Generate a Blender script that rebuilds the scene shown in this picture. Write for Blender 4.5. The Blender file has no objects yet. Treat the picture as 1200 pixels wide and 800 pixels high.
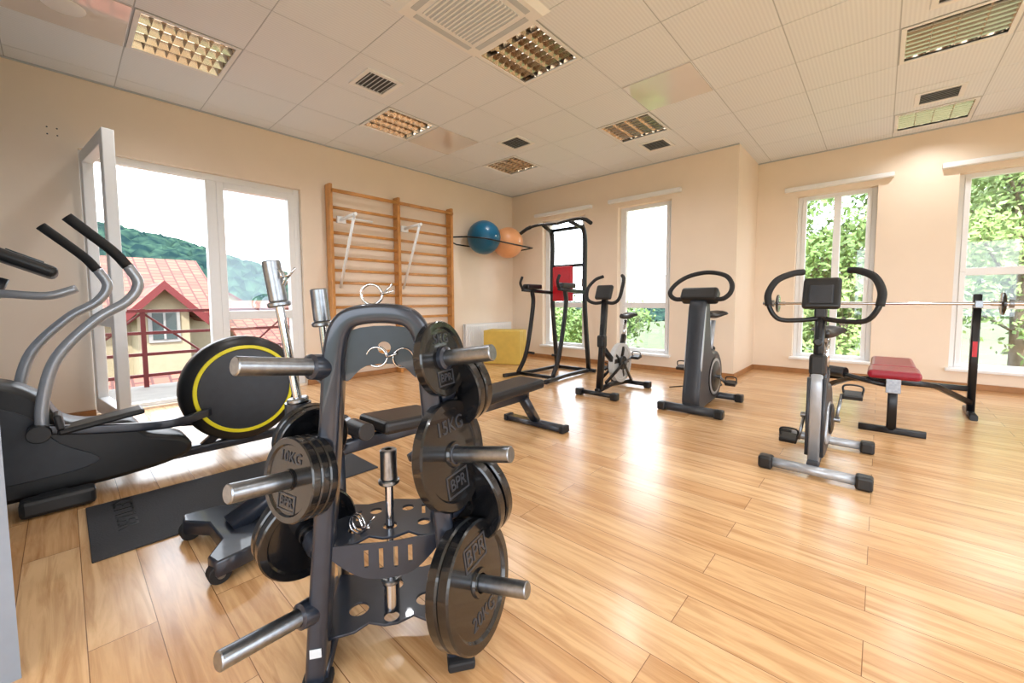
import bpy, bmesh, math, random
import numpy as np
from mathutils import Vector, Matrix, Euler
random.seed(7); np.random.seed(7)
scene=bpy.context.scene
scene.view_settings.view_transform='Standard'
V=Vector
# ------------------------------------------------------------ materials
def s2l(c):
    return tuple(((x/255)/12.92 if x/255<=.04045 else ((x/255+.055)/1.055)**2.4) for x in c)
MATS={}
def mat(name,col,rough=.5,metal=0,var=.06,scale=30,bump=0,coat=0,spec=.5,emit=0):
    if name in MATS: return MATS[name]
    m=bpy.data.materials.new(name); m.use_nodes=True
    nt=m.node_tree; b=nt.nodes['Principled BSDF']
    c=s2l(col)
    n=nt.nodes.new('ShaderNodeTexNoise'); n.inputs['Scale'].default_value=scale; n.inputs['Detail'].default_value=4
    tc=nt.nodes.new('ShaderNodeTexCoord'); nt.links.new(tc.outputs['Object'],n.inputs['Vector'])
    r=nt.nodes.new('ShaderNodeValToRGB')
    r.color_ramp.elements[0].position=.3; r.color_ramp.elements[1].position=.7
    r.color_ramp.elements[0].color=(*[x*(1-var) for x in c],1)
    r.color_ramp.elements[1].color=(*[min(1,x*(1+var)) for x in c],1)
    nt.links.new(n.outputs['Fac'],r.inputs['Fac']); nt.links.new(r.outputs['Color'],b.inputs['Base Color'])
    b.inputs['Roughness'].default_value=rough; b.inputs['Metallic'].default_value=metal
    b.inputs['Coat Weight'].default_value=coat; b.inputs['Specular IOR Level'].default_value=spec
    if bump:
        bp=nt.nodes.new('ShaderNodeBump'); bp.inputs['Strength'].default_value=bump; bp.inputs['Distance'].default_value=.004
        nt.links.new(n.outputs['Fac'],bp.inputs['Height']); nt.links.new(bp.outputs['Normal'],b.inputs['Normal'])
    if emit:
        b.inputs['Emission Color'].default_value=(*c,1); b.inputs['Emission Strength'].default_value=emit
    MATS[name]=m; return m
m_wall=mat('peach_wall_paint',(243,226,206),.45,0,.015,3,.05)
m_white=mat('white_paint',(240,241,242),.5,0,.01)
m_pvc=mat('white_pvc',(241,243,245),.3,0,.01)
m_partition=mat('grey_partition',(140,150,164),.5,0,.02)
m_grey=mat('light_grey_metal',(196,203,210),.5,0,.02)
m_blk=mat('black_plastic',(24,25,27),.38,0,.15,20)
m_blk2=mat('dark_grey_plastic',(44,48,55),.4,0,.1,20)
m_blkmet=mat('black_powder_coat',(24,26,30),.32,.2,.1,40,.03)
m_frame=mat('anthracite_frame_paint',(40,46,58),.28,.3,.08,30,.02,coat=.4)
m_iron=mat('black_enamel_iron',(18,19,22),.24,.2,.2,60,.15,coat=.6)
m_chrome=mat('chrome',(205,207,212),.14,1,.03,12)
m_steel=mat('brushed_steel',(146,151,158),.32,1,.15,60,.08)
m_silver=mat('silver_paint',(164,169,176),.3,.4,.04,30,coat=.3)
m_rub=mat('rubber',(24,24,26),.7,0,.15,80,.2)
m_mat=mat('rubber_mat',(50,51,56),.75,0,.15,120,.4)
m_vinyl=mat('black_vinyl',(24,24,27),.35,0,.1,90,.2)
m_red=mat('red_vinyl',(190,14,34),.35,0,.08,40,.1)
m_maroon=mat('maroon_vinyl',(142,16,40),.35,0,.08,40,.1)
m_yel=mat('yellow_ring',(235,222,30),.4,0,.03)
m_yfoam=mat('yellow_mat_vinyl',(222,190,92),.5,0,.06,8,.05)
m_blue=mat('blue_ball',(8,92,128),.3,0,.06,6)
m_org=mat('orange_ball',(234,166,116),.35,0,.06,6)
m_wood=mat('beech_wood',(202,142,76),.4,0,.15,8,.05,coat=.2)
m_bb=mat('baseboard_wood',(168,118,72),.4,0,.12,10,.05)
m_dark=mat('dark_void',(84,84,86),.8)
m_alu=mat('lamp_mirror_aluminium',(204,192,176),.16,1,.05,8)
m_tube=mat('fluorescent_tube',(255,252,245),.4,0,0,5,emit=3)
m_gloss=mat('glossy_ceiling_panel',(225,220,218),.06,0,.02,2,coat=1)
m_whplate=mat('flywheel_white',(205,207,208),.35,0,.05)
m_screen=mat('console_screen',(60,70,72),.15,0,.1)
m_rail=mat('railing_red_paint',(92,22,24),.5,0,.1)
m_text=mat('raised_text_highlight',(66,68,74),.3,.3,.05)  # lettering lightened to stand in for highlights on the black iron

def nodes_of(name):
    m=bpy.data.materials.new(name); m.use_nodes=True
    return m,m.node_tree,m.node_tree.nodes['Principled BSDF']
# floor laminate
m_floor,nt,b=nodes_of('oak_laminate_planks')
tc=nt.nodes.new('ShaderNodeTexCoord')
br=nt.nodes.new('ShaderNodeTexBrick'); br.offset=.37; br.offset_frequency=2; br.squash=1
br.inputs['Scale'].default_value=1; br.inputs['Brick Width'].default_value=1.3; br.inputs['Row Height'].default_value=.165
br.inputs['Mortar Size'].default_value=.0014; br.inputs['Mortar Smooth'].default_value=.3; br.inputs['Bias'].default_value=0
br.inputs['Color1'].default_value=(*s2l((232,193,146)),1); br.inputs['Color2'].default_value=(*s2l((212,166,116)),1)
br.inputs['Mortar'].default_value=(*s2l((134,94,58)),1)
nt.links.new(tc.outputs['Object'],br.inputs['Vector'])
mp=nt.nodes.new('ShaderNodeMapping'); mp.inputs['Scale'].default_value=(1.3,16,1)
nt.links.new(tc.outputs['Object'],mp.inputs['Vector'])
add=nt.nodes.new('ShaderNodeVectorMath'); add.operation='MULTIPLY_ADD'
nt.links.new(br.outputs['Color'],add.inputs[0]); add.inputs[1].default_value=(40,40,40); nt.links.new(mp.outputs['Vector'],add.inputs[2])
ns=nt.nodes.new('ShaderNodeTexNoise'); ns.inputs['Scale'].default_value=1.6; ns.inputs['Detail'].default_value=9; ns.inputs['Roughness'].default_value=.6; ns.inputs['Distortion'].default_value=1.0
nt.links.new(add.outputs[0],ns.inputs['Vector'])
rp=nt.nodes.new('ShaderNodeValToRGB'); rp.color_ramp.elements[0].position=.32; rp.color_ramp.elements[1].position=.6
rp.color_ramp.elements[0].color=(.60,.47,.34,1); rp.color_ramp.elements[1].color=(1,1,1,1)
nt.links.new(ns.outputs['Fac'],rp.inputs['Fac'])
mx=nt.nodes.new('ShaderNodeMixRGB'); mx.blend_type='MULTIPLY'; mx.inputs[0].default_value=.8
nt.links.new(br.outputs['Color'],mx.inputs[1]); nt.links.new(rp.outputs['Color'],mx.inputs[2]); nt.links.new(mx.outputs[0],b.inputs['Base Color'])
b.inputs['Roughness'].default_value=.22; b.inputs['Specular IOR Level'].default_value=.85
bp=nt.nodes.new('ShaderNodeBump'); bp.inputs['Strength'].default_value=.25; bp.inputs['Distance'].default_value=.002; bp.invert=True
nt.links.new(br.outputs['Fac'],bp.inputs['Height']); nt.links.new(bp.outputs['Normal'],b.inputs['Normal'])
# ceiling tile material (fine ribs)
m_ceil,nt,b=nodes_of('ceiling_tile')
tc=nt.nodes.new('ShaderNodeTexCoord'); wv=nt.nodes.new('ShaderNodeTexWave'); wv.bands_direction='X'; wv.inputs['Scale'].default_value=12
nt.links.new(tc.outputs['Object'],wv.inputs['Vector'])
rp=nt.nodes.new('ShaderNodeValToRGB'); rp.color_ramp.elements[0].color=(*s2l((228,233,240)),1); rp.color_ramp.elements[1].color=(*s2l((236,241,247)),1)
nt.links.new(wv.outputs['Fac'],rp.inputs['Fac']); nt.links.new(rp.outputs['Color'],b.inputs['Base Color']); b.inputs['Roughness'].default_value=.5
m_tgrid=mat('ceiling_grid_white',(188,193,200),.5,0,.01)
# glass
m_glass=bpy.data.materials.new('window_glass'); m_glass.use_nodes=True; nt=m_glass.node_tree; nt.nodes.clear()
o=nt.nodes.new('ShaderNodeOutputMaterial'); t=nt.nodes.new('ShaderNodeBsdfTransparent'); g=nt.nodes.new('ShaderNodeBsdfGlossy'); g.inputs['Roughness'].default_value=.02
mxs=nt.nodes.new('ShaderNodeMixShader'); mxs.inputs[0].default_value=.05; nt.links.new(t.outputs[0],mxs.inputs[1]); nt.links.new(g.outputs[0],mxs.inputs[2]); nt.links.new(mxs.outputs[0],o.inputs[0])
# roof tiles
m_roof,nt,b=nodes_of('clay_roof_tiles')
tc=nt.nodes.new('ShaderNodeTexCoord'); br=nt.nodes.new('ShaderNodeTexBrick'); br.inputs['Scale'].default_value=1
br.inputs['Brick Width'].default_value=.3; br.inputs['Row Height'].default_value=.35; br.inputs['Mortar Size'].default_value=.03
br.inputs['Color1'].default_value=(*s2l((134,80,62)),1); br.inputs['Color2'].default_value=(*s2l((118,62,48)),1); br.inputs['Mortar'].default_value=(*s2l((72,36,30)),1)
nt.links.new(tc.outputs['Object'],br.inputs['Vector']); nt.links.new(br.outputs['Color'],b.inputs['Base Color']); b.inputs['Roughness'].default_value=.7
m_stucco=mat('beige_stucco',(146,136,112),.8,0,.05,5)
m_hill,nt,b=nodes_of('forest_hill')
tc=nt.nodes.new('ShaderNodeTexCoord'); vo=nt.nodes.new('ShaderNodeTexVoronoi'); vo.inputs['Scale'].default_value=.35; nt.links.new(tc.outputs['Object'],vo.inputs['Vector'])
rp=nt.nodes.new('ShaderNodeValToRGB'); rp.color_ramp.elements[0].color=(*s2l((60,84,70)),1); rp.color_ramp.elements[1].color=(*s2l((28,46,48)),1); rp.color_ramp.elements[1].position=.75  # bluish greens carry the distance haze in the colour
nt.links.new(vo.outputs['Distance'],rp.inputs['Fac']); nt.links.new(rp.outputs['Color'],b.inputs['Base Color']); b.inputs['Roughness'].default_value=1; b.inputs['Specular IOR Level'].default_value=0
m_grass=mat('grass',(74,86,56),.9,0,.3,.5)
m_leaf=mat('leaves',(96,126,60),.6,0,.4,1.2)
m_leaf2=mat('leaves_light',(132,158,92),.6,0,.35,1.5)
m_bark=mat('bark',(110,98,84),.9,0,.3,6,.3)
m_conc=mat('balcony_concrete',(120,116,110),.8,0,.08,8)
m_extw=mat('exterior_white_trim',(130,130,128),.6)

# ------------------------------------------------------------ mesh helpers
COL=scene.collection
def obj(name,verts,faces,m,par=None,smooth=False):
    me=bpy.data.meshes.new(name); me.from_pydata([tuple(v) for v in verts],[],faces); me.update()
    me.materials.append(m)
    if smooth: me.polygons.foreach_set('use_smooth',[True]*len(me.polygons))
    o=bpy.data.objects.new(name,me); COL.objects.link(o)
    if par: o.parent=par
    return o
def root(name,loc=(0,0,0),rz=0):
    e=bpy.data.objects.new(name,None); e.location=loc; e.rotation_euler=(0,0,rz); e.empty_display_size=.1; COL.objects.link(e); return e
def frombm(name,bm,m,par,smooth=False):
    bmesh.ops.recalc_face_normals(bm,faces=bm.faces)
    me=bpy.data.meshes.new(name); bm.to_mesh(me); bm.free(); me.materials.append(m)
    if smooth: me.polygons.foreach_set('use_smooth',[True]*len(me.polygons))
    o=bpy.data.objects.new(name,me); COL.objects.link(o)
    if par: o.parent=par
    return o
def box(par,name,c,s,m,rot=None,bev=0,seg=2):
    bm=bmesh.new(); bmesh.ops.create_cube(bm,size=1); bmesh.ops.scale(bm,vec=s,verts=bm.verts)
    if bev: bmesh.ops.bevel(bm,geom=list(bm.edges),offset=bev,segments=seg,affect='EDGES',profile=.5)
    if rot: bmesh.ops.rotate(bm,matrix=Euler(rot).to_matrix(),verts=bm.verts)
    bmesh.ops.translate(bm,vec=c,verts=bm.verts)
    return frombm(name,bm,m,par,False)
def bb(par,name,x0,x1,y0,y1,z0,z1,m,bev=0):
    return box(par,name,((x0+x1)/2,(y0+y1)/2,(z0+z1)/2),(abs(x1-x0),abs(y1-y0),abs(z1-z0)),m,None,bev)
def cat(pts,n=6,closed=False):
    P=[V(p) for p in pts]; out=[]; N=len(P); rng=N if closed else N-1
    for i in range(rng):
        p1=P[i];p2=P[(i+1)%N]
        p0=P[i-1] if (i>0 or closed) else p1*2-p2
        p3=P[(i+2)%N] if (i+2<N or closed) else p2*2-p1
        for k in range(n):
            t=k/n
            out.append(.5*((2*p1)+(p2-p0)*t+(2*p0-5*p1+4*p2-p3)*t*t+(3*p1-p0-3*p2+p3)*t**3))
    if not closed: out.append(P[-1])
    return out
def tube(par,name,pts,r,m,n=12,curve=False,closed=False,sec=None,up=None,smooth=True):
    P=cat(pts,6,closed) if curve else [V(p) for p in pts]
    N=len(P); T=[]
    for i in range(N):
        a=P[i-1] if (i>0 or closed) else P[i]; c=P[(i+1)%N] if (i<N-1 or closed) else P[i]
        T.append((c-a).normalized())
    u=V(up) if up else (V((0,0,1)) if abs(T[0].z)<.9 else V((0,1,0)))
    u=(u-T[0]*u.dot(T[0])).normalized(); vs=[];fs=[]
    if sec:
        w,h=sec; prof=[]
        n=16
        for k in range(n):
            a=2*math.pi*(k+.5)/n; cx=math.cos(a);sx=math.sin(a)
            prof.append((math.copysign(abs(cx)**.35,cx)*w/2,math.copysign(abs(sx)**.35,sx)*h/2))
    for i in range(N):
        u=(u-T[i]*u.dot(T[i])).normalized(); s=T[i].cross(u)
        if sec:
            for a,bq in prof: vs.append(P[i]+s*a+u*bq)
        else:
            ri=r[min(i*len(r)//N,len(r)-1)] if isinstance(r,(list,tuple)) else r
            for k in range(n):
                a=2*math.pi*k/n; vs.append(P[i]+(s*math.cos(a)+u*math.sin(a))*ri)
    R=N if closed else N-1
    for i in range(R):
        for k in range(n):
            a=i*n+k;b2=i*n+(k+1)%n;c=((i+1)%N)*n+(k+1)%n;d=((i+1)%N)*n+k
            fs.append((a,b2,c,d))
    if not closed:
        fs.append(tuple(range(n))[::-1]); fs.append(tuple((N-1)*n+k for k in range(n)))
    o=obj(name,vs,fs,m,par,False)
    if smooth:
        for p in o.data.polygons: p.use_smooth=len(p.vertices)==4
    return o
def lathe(par,name,prof,m,loc=(0,0,0),axis=(0,0,1),n=40):
    q=V(axis).normalized().to_track_quat('Z','Y').to_matrix(); vs=[];fs=[]
    L=len(prof)
    for k in range(n):
        a=2*math.pi*k/n
        for (r,z) in prof: vs.append(q@V((r*math.cos(a),r*math.sin(a),z))+V(loc))
    for k in range(n):
        for j in range(L-1):
            fs.append((k*L+j,((k+1)%n)*L+j,((k+1)%n)*L+j+1,k*L+j+1))
    bm=bmesh.new()
    me=bpy.data.meshes.new('t'); me.from_pydata([tuple(v) for v in vs],[],fs); bm.from_mesh(me); bpy.data.meshes.remove(me)
    bmesh.ops.remove_doubles(bm,verts=bm.verts,dist=1e-6)
    o=frombm(name,bm,m,par,True)
    try: o.data.set_sharp_from_angle(angle=math.radians(35))
    except Exception: pass
    return o
def cyl(par,name,p1,p2,r,m,n=24,ch=.0):
    p1=V(p1);p2=V(p2);L=(p2-p1).length; c=ch or min(r*.12,.004)
    return lathe(par,name,[(0,0),(r-c,0),(r,c),(r,L-c),(r-c,L),(0,L)],m,p1,p2-p1,n)
def prism(par,name,loops,th,m,M=None,bev=0):
    cu=bpy.data.curves.new('c','CURVE'); cu.dimensions='2D'; cu.fill_mode='BOTH'; cu.extrude=th/2; cu.bevel_depth=bev; cu.bevel_resolution=1
    for lp in loops:
        s=cu.splines.new('POLY'); s.points.add(len(lp)-1)
        for i,pnt in enumerate(lp): s.points[i].co=(pnt[0],pnt[1],0,1)
        s.use_cyclic_u=True
    return _conv(par,name,cu,m,M)
def _conv(par,name,cu,m,M):
    o=bpy.data.objects.new('tmp',cu); COL.objects.link(o)
    dg=bpy.context.evaluated_depsgraph_get(); me=bpy.data.meshes.new_from_object(o.evaluated_get(dg))
    bpy.data.objects.remove(o); me.name=name; me.materials.clear(); me.materials.append(m)
    if M is not None: me.transform(M)
    q=bpy.data.objects.new(name,me); COL.objects.link(q)
    if par: q.parent=par
    return q
def text(par,name,s,size,th,m,M):
    cu=bpy.data.curves.new('t','FONT'); cu.body=s; cu.size=size; cu.extrude=th; cu.align_x='CENTER'; cu.align_y='CENTER'
    return _conv(par,name,cu,m,M)
def basis(origin,xa,ya):
    x=V(xa).normalized(); y=V(ya); y=(y-x*y.dot(x)).normalized(); z=x.cross(y)
    return Matrix(((x.x,y.x,z.x,origin[0]),(x.y,y.y,z.y,origin[1]),(x.z,y.z,z.z,origin[2]),(0,0,0,1)))
def circ(cx,cy,r,n=20): return [(cx+r*math.cos(2*math.pi*k/n),cy+r*math.sin(2*math.pi*k/n)) for k in range(n)]
def yzprism(par,name,loops,x,th,m,bev=.0):
    return prism(par,name,loops,th,m,basis((x,0,0),(0,1,0),(0,0,1)),bev)
def smoothloop(pts,n=5): return [(p.x,p.y) for p in cat([(a,b,0) for a,b in pts],n,True)]

# ------------------------------------------------------------ room
T=3.134; xL=-5.5; yB=6.10; yR=7.22; xc=-1.457; xR=3.2; yF=-1.6; TH=.32
def wall(name,axis,pos,out,a0,a1,ops,m=m_wall,z1=T+.1,th=TH):
    A=sorted({a0,a1,*[o[0] for o in ops],*[o[1] for o in ops]}); Z=sorted({0,z1,*[o[2] for o in ops],*[o[3] for o in ops]})
    A=[a for a in A if a0<=a<=a1]; vs=[];fs=[]
    for i in range(len(A)-1):
        for j in range(len(Z)-1):
            ca=(A[i]+A[i+1])/2; cz=(Z[j]+Z[j+1])/2
            if any(o[0]<ca<o[1] and o[2]<cz<o[3] for o in ops): continue
            k=len(vs); p0,p1=pos,pos+out*th
            for pp in (p0,p1):
                for (aa,zz) in ((A[i],Z[j]),(A[i+1],Z[j]),(A[i+1],Z[j+1]),(A[i],Z[j+1])):
                    vs.append((pp,aa,zz) if axis=='x' else (aa,pp,zz))
            fs+=[(k,k+1,k+2,k+3),(k+7,k+6,k+5,k+4),(k,k+4,k+5,k+1),(k+1,k+5,k+6,k+2),(k+2,k+6,k+7,k+3),(k+3,k+7,k+4,k)]
    bm=bmesh.new(); me=bpy.data.meshes.new('w'); me.from_pydata(vs,[],fs); bm.from_mesh(me)
    bmesh.ops.remove_doubles(bm,verts=bm.verts,dist=1e-5)
    seen={}
    for fc in list(bm.faces):
        key=tuple(sorted(v.index for v in fc.verts)); seen.setdefault(key,[]).append(fc)
    dl=[fc for l in seen.values() if len(l)>1 for fc in l]
    bmesh.ops.delete(bm,geom=dl,context='FACES_ONLY')
    return frombm(name,bm,m,None)
WL=(.17,2.10,.02,2.50)
WA=(-4.74,-3.82,.25,2.56); WB=(-3.20,-2.34,.25,2.57)
WC=(-.95,-.08,.235,2.56); WD=(.64,1.52,.235,2.56)
wall('wall_left','x',xL,-1,-1.6,yB+TH,[WL])
wall('wall_back','y',yB,1,xL,xc,[WA,WB])
wall('wall_recess_side','x',xc,-1,yB+TH,yR+TH,[])
wall('wall_recess_back','y',yR,1,xc,xR+TH,[WC,WD])
wall('wall_right','x',xR,1,yF,yR,[(-.9,1.5,.3,2.6),(2.3,4.9,.3,2.6)])  # unseen openings, added and enlarged to let in more light
fa=V((-5.5,-.478,0)); fb=V((-1.80,-.132,0)); d=(fb-fa).normalized(); nrm=V((d.y,-d.x,0))
vs=[];
for zz in (0,T+.1):
    for q in (fa,fb,fb+nrm*.12,fa+nrm*.12): vs.append((q.x,q.y,zz))
obj('wall_front',vs,[(0,1,2,3),(4,5,6,7),(0,1,5,4),(1,2,6,5),(2,3,7,6),(3,0,4,7)],m_partition)
wall('wall_front_outer','y',yF,-1,-1.80,xR+TH,[(-.6,2.6,.3,2.6)])  # opening behind the camera, added for the light it lets in
bb(None,'wall_front_return',-1.93,-1.81,yF-TH,-.255,0,T+.1,m_wall)
obj('floor',[(xL-.3,yF-.3,0),(xR+.3,yF-.3,0),(xR+.3,yR+.3,0),(xL-.3,yR+.3,0),(xL-.3,yF-.3,-.2),(xR+.3,yF-.3,-.2),(xR+.3,yR+.3,-.2),(xL-.3,yR+.3,-.2)],
    [(0,1,2,3),(7,6,5,4),(0,4,5,1),(1,5,6,2),(2,6,7,3),(3,7,4,0)],m_floor)
bb(None,'roof_slab',xL-.35,xR+.35,yF-.35,yR+.35,T+.35,T+.5,m_conc)  # unseen slab added over the ceiling to keep the sun out
def bbd(n,x0,x1,y0,y1): bb(None,n,x0,x1,y0,y1,0,.07,m_bb,.003)
bbd('baseboard_left',xL,xL+.015,2.10,yB); bbd('baseboard_left_near',xL,xL+.015,-.4,.17)
bbd('baseboard_back',xL+.015,xc+.015,yB-.015,yB); bbd('baseboard_recess_side',xc,xc+.015,yB,yR); bbd('baseboard_recess_back',xc+.015,xR,yR-.015,yR)
bbd('baseboard_right',xR-.015,xR,yF,yR-.015)
R=root('wall_anchor_plugs',(xL,.02,2.6))
for a in (-.03,.03):
    for c in (-.03,.03): cyl(R,'plug',(0,a,c),(.004,a,c),.006,m_dark,12)
# ceiling tiles
S=.66; gx0=-2.61; gy0=2.42
def cell(x,y): return (round((x-gx0-S/2)/S),round((y-gy0-S/2)/S))
lamps=[(-4.24,.8),(-4.24,2.78),(-4.24,4.77),(-2.28,2.75),(-2.28,4.73),(-2.28,.77),(.36,4.73),(.36,6.71),(.36,2.75),(.36,.77),(2.34,2.75),(2.34,4.73),(2.34,.77)]
vents=[(-3.58,2.09),(-3.58,4.07),(-2.28,5.39),(.36,6.05),(.36,4.07),(-1.62,.77)]
gpan=[(-4.24,3.41),(-1.62,4.07),(-4.24,.11)]
lc={cell(*q) for q in lamps}
vs=[];fs=[]
for i in range(-6,11):
    for j in range(-8,9):
        x0=max(gx0+i*S,xL);x1=min(gx0+(i+1)*S,xR);y0=max(gy0+j*S,yF);y1=min(gy0+(j+1)*S,yR)
        if x1-x0<.02 or y1-y0<.02 or (i,j) in lc: continue
        k=len(vs); g=.004
        vs+=[(x0+g,y0+g,T),(x1-g,y0+g,T),(x1-g,y1-g,T),(x0+g,y1-g,T),(x0+g,y0+g,T+.02),(x1-g,y0+g,T+.02),(x1-g,y1-g,T+.02),(x0+g,y1-g,T+.02)]
        fs+=[(k+3,k+2,k+1,k),(k,k+1,k+5,k+4),(k+1,k+2,k+6,k+5),(k+2,k+3,k+7,k+6),(k+3,k,k+4,k+7),(k+4,k+5,k+6,k+7)]
obj('ceiling',vs,fs,m_ceil)
vs=[];fs=[]
def addb(x0,x1,y0,y1,z0,z1):
    k=len(vs); vs.extend([(x0,y0,z0),(x1,y0,z0),(x1,y1,z0),(x0,y1,z0),(x0,y0,z1),(x1,y0,z1),(x1,y1,z1),(x0,y1,z1)])
    fs.extend([(k+3,k+2,k+1,k),(k,k+1,k+5,k+4),(k+1,k+2,k+6,k+5),(k+2,k+3,k+7,k+6),(k+3,k,k+4,k+7),(k+4,k+5,k+6,k+7)])
for i in range(-5,11):
    x=gx0+i*S
    if xL<x<xR: addb(x-.010,x+.010,yF,yR,T+.003,T+.03)
for j in range(-7,9):
    y=gy0+j*S
    if yF<y<yR: addb(xL,xR,y-.010,y+.010,T+.0035,T+.029)
obj('trim_ceiling_grid',vs,fs,m_tgrid)
bb(None,'trim_ceiling_left',xL,xL+.02,-.45,yB,T-.012,T,m_tgrid); bb(None,'trim_ceiling_back',xL,xc,yB-.02,yB,T-.012,T,m_tgrid)
bb(None,'trim_ceiling_recess',xc,xR,yR-.02,yR,T-.012,T,m_tgrid)
def cc(c): i,j=cell(*c); return gx0+(i+.5)*S, gy0+(j+.5)*S
for c in lamps:
    x,y=cc(c); R=root('recessed_ceiling_lamp',(x,y,T)); h=S/2-.01; dp=.09; a=h
    v=[(-a,-a,0),(a,-a,0),(a,a,0),(-a,a,0),(-a,-a,dp),(a,-a,dp),(a,a,dp),(-a,a,dp)]
    obj('housing',v,[(0,1,5,4),(1,2,6,5),(2,3,7,6),(3,0,4,7),(4,5,6,7)],m_alu,R)
    w=h
    for nm,x0,x1,y0,y1 in (('rim_1',-w,w,-w,-w+.03),('rim_2',-w,w,w-.03,w),('rim_3',-w,-w+.03,-w+.03,w-.03),('rim_4',w-.03,w,-w+.03,w-.03)):
        bb(R,nm,x0,x1,y0,y1,-.006,.004,m_white)
    vs=[];fs=[]
    for k in range(5):
        cx=-w+.03+(2*w-.06)*k/4; g=.022
        kk=len(vs); vs+=[(cx-g,-w+.03,.055),(cx,-w+.03,0),(cx+g,-w+.03,.055),(cx-g,w-.03,.055),(cx,w-.03,0),(cx+g,w-.03,.055)]
        fs+=[(kk,kk+1,kk+4,kk+3),(kk+1,kk+2,kk+5,kk+4)]
    for k in range(1,8):
        cy_=-w+.03+(2*w-.06)*k/8; g=.012
        kk=len(vs); vs+=[(-w+.03,cy_-g,.045),(-w+.03,cy_,.002),(-w+.03,cy_+g,.045),(w-.03,cy_-g,.045),(w-.03,cy_,.002),(w-.03,cy_+g,.045)]
        fs+=[(kk,kk+1,kk+4,kk+3),(kk+1,kk+2,kk+5,kk+4)]
    obj('louvre',vs,fs,m_alu,R)
    for k in range(4):
        cx=-w+.03+(2*w-.06)*(k+.5)/4; cyl(R,'tube_%d'%k,(cx,-w+.04,.068),(cx,w-.04,.068),.013,m_tube,10)
    sp=bpy.data.lights.new('fill_spot','SPOT'); sp.energy=40; sp.spot_size=math.radians(150); sp.spot_blend=1; sp.shadow_soft_size=.04; sp.color=(.97,.98,1); sp.specular_factor=.15  # fill spot added under each fixture to brighten the room
    so=bpy.data.objects.new('fill_spot',sp); so.location=(0,0,-.012); so.parent=R; COL.objects.link(so)
for c in vents:
    x,y=cc(c); R=root('ceiling_vent',(x,y,T)); a=.18
    for nm,x0,x1,y0,y1 in (('frame_1',-a,a,-a,-a+.04),('frame_2',-a,a,a-.04,a),('frame_3',-a,-a+.04,-a+.04,a-.04),('frame_4',a-.04,a,-a+.04,a-.04)):
        bb(R,nm,x0,x1,y0,y1,-.012,0,m_white,.002)
    bb(R,'shade_sheet',-a+.04,a-.04,-a+.04,a-.04,-.003,-.001,m_dark)  # dark sheet that paints the shade inside the vent
    for k in range(7):
        yy=-a+.06+k*(2*a-.12)/6; box(R,'slat_%d'%k,(0,yy,-.009),(2*a-.08,.024,.002),m_grey,(.5,0,0))
for c in gpan:
    x,y=cc(c); R=root('glossy_ceiling_panel',(x,y,T)); bb(R,'panel',-.32,.32,-.32,.32,-.006,-.001,m_gloss)
R=root('ceiling_speaker',(*cc((-4.24,.11)),T-.006)); lathe(R,'grille',[(0,-.008),(.09,-.01),(.11,-.004),(.112,0)],m_white,n=32)
x,y=cc((-2.28,2.09)); x+=.06;y-=.05; R=root('ceiling_air_conditioner',(x,y,T))
a=.40; bvs=[(-a,-a,0),(a,-a,0),(a,a,0),(-a,a,0)]; i_=.36
v=bvs+[(-i_,-i_,-.035),(i_,-i_,-.035),(i_,i_,-.035),(-i_,i_,-.035)]
obj('casing',v,[(0,1,5,4),(1,2,6,5),(2,3,7,6),(3,0,4,7),(4,5,6,7)],m_white,R)
for k,(x0,x1,y0,y1) in enumerate(((-.26,.26,.28,.325),(-.26,.26,-.325,-.28),(.28,.325,-.26,.26),(-.325,-.28,-.26,.26))): bb(R,'air_slot_%d'%k,x0,x1,y0,y1,-.038,-.034,m_grey)
bb(R,'grille_back',-.24,.24,-.24,.24,-.04,-.035,m_grey)
for k in range(15): bb(R,'grille_bar_%d'%k,-.24,.24,-.235+k*.0335-.006,-.235+k*.0335+.006,-.047,-.038,m_white)

# ------------------------------------------------------------ windows
def window_y(name,W,yw,rails,mull=(),sill=True):
    x0,x1,z0,z1=W; R=root(name,((x0+x1)/2,yw+.14,0)); w=(x1-x0)/2; t=.055; dd=.035
    def p(n,a0,a1,b0,b1): bb(R,n,a0,a1,-dd,dd,b0,b1,m_pvc,.006)
    p('frame_left',-w,-w+t,z0,z1);p('frame_right',w-t,w,z0,z1);p('frame_bottom',-w+t,w-t,z0,z0+t);p('frame_top',-w+t,w-t,z1-t,z1)
    for k,z in enumerate(rails): bb(R,'transom_%d'%k,-w+t,w-t,-dd-.01,dd,z-.045,z+.045,m_pvc,.006)
    for k,xm in enumerate(mull): bb(R,'mullion_%d'%k,xm-.04,xm+.04,-dd-.012,dd,z0+t,z1-t,m_pvc,.006)
    zs=[z0+t]+list(rails)+[z1-t]
    for k in range(len(zs)-1):
        a,b_=zs[k],zs[k+1]; s=.05
        bb(R,'sash_l%d'%k,-w+t,-w+t+s,-dd-.015,dd-.02,a,b_,m_pvc,.006); bb(R,'sash_r%d'%k,w-t-s,w-t,-dd-.015,dd-.02,a,b_,m_pvc,.006)
    box(R,'glass',(0,0,(z0+z1)/2),(2*w-2*t,.006,z1-z0-2*t),m_glass)
    cyl(R,'handle',(w-t-.025,-dd-.02,1.45),(w-t-.025,-dd-.05,1.45),.012,m_pvc,12); bb(R,'handle_lever',w-t-.036,w-t-.014,-dd-.062,-dd-.046,1.33,1.46,m_pvc,.004)
    if sill: bb(R,'sill',-w-.03,w+.03,-.20,-dd,z0-.03,z0+.004,m_white,.006)
    B=root('roller_blind_box',((x0+x1)/2,yw,0)); bb(B,'cassette',-w-.15,w+.15,-.075,0,z1+.07,z1+.13,m_white,.01)
window_y('window_1',WA,yB,[1.0]); window_y('window_2',WB,yB,[1.0])
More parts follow.
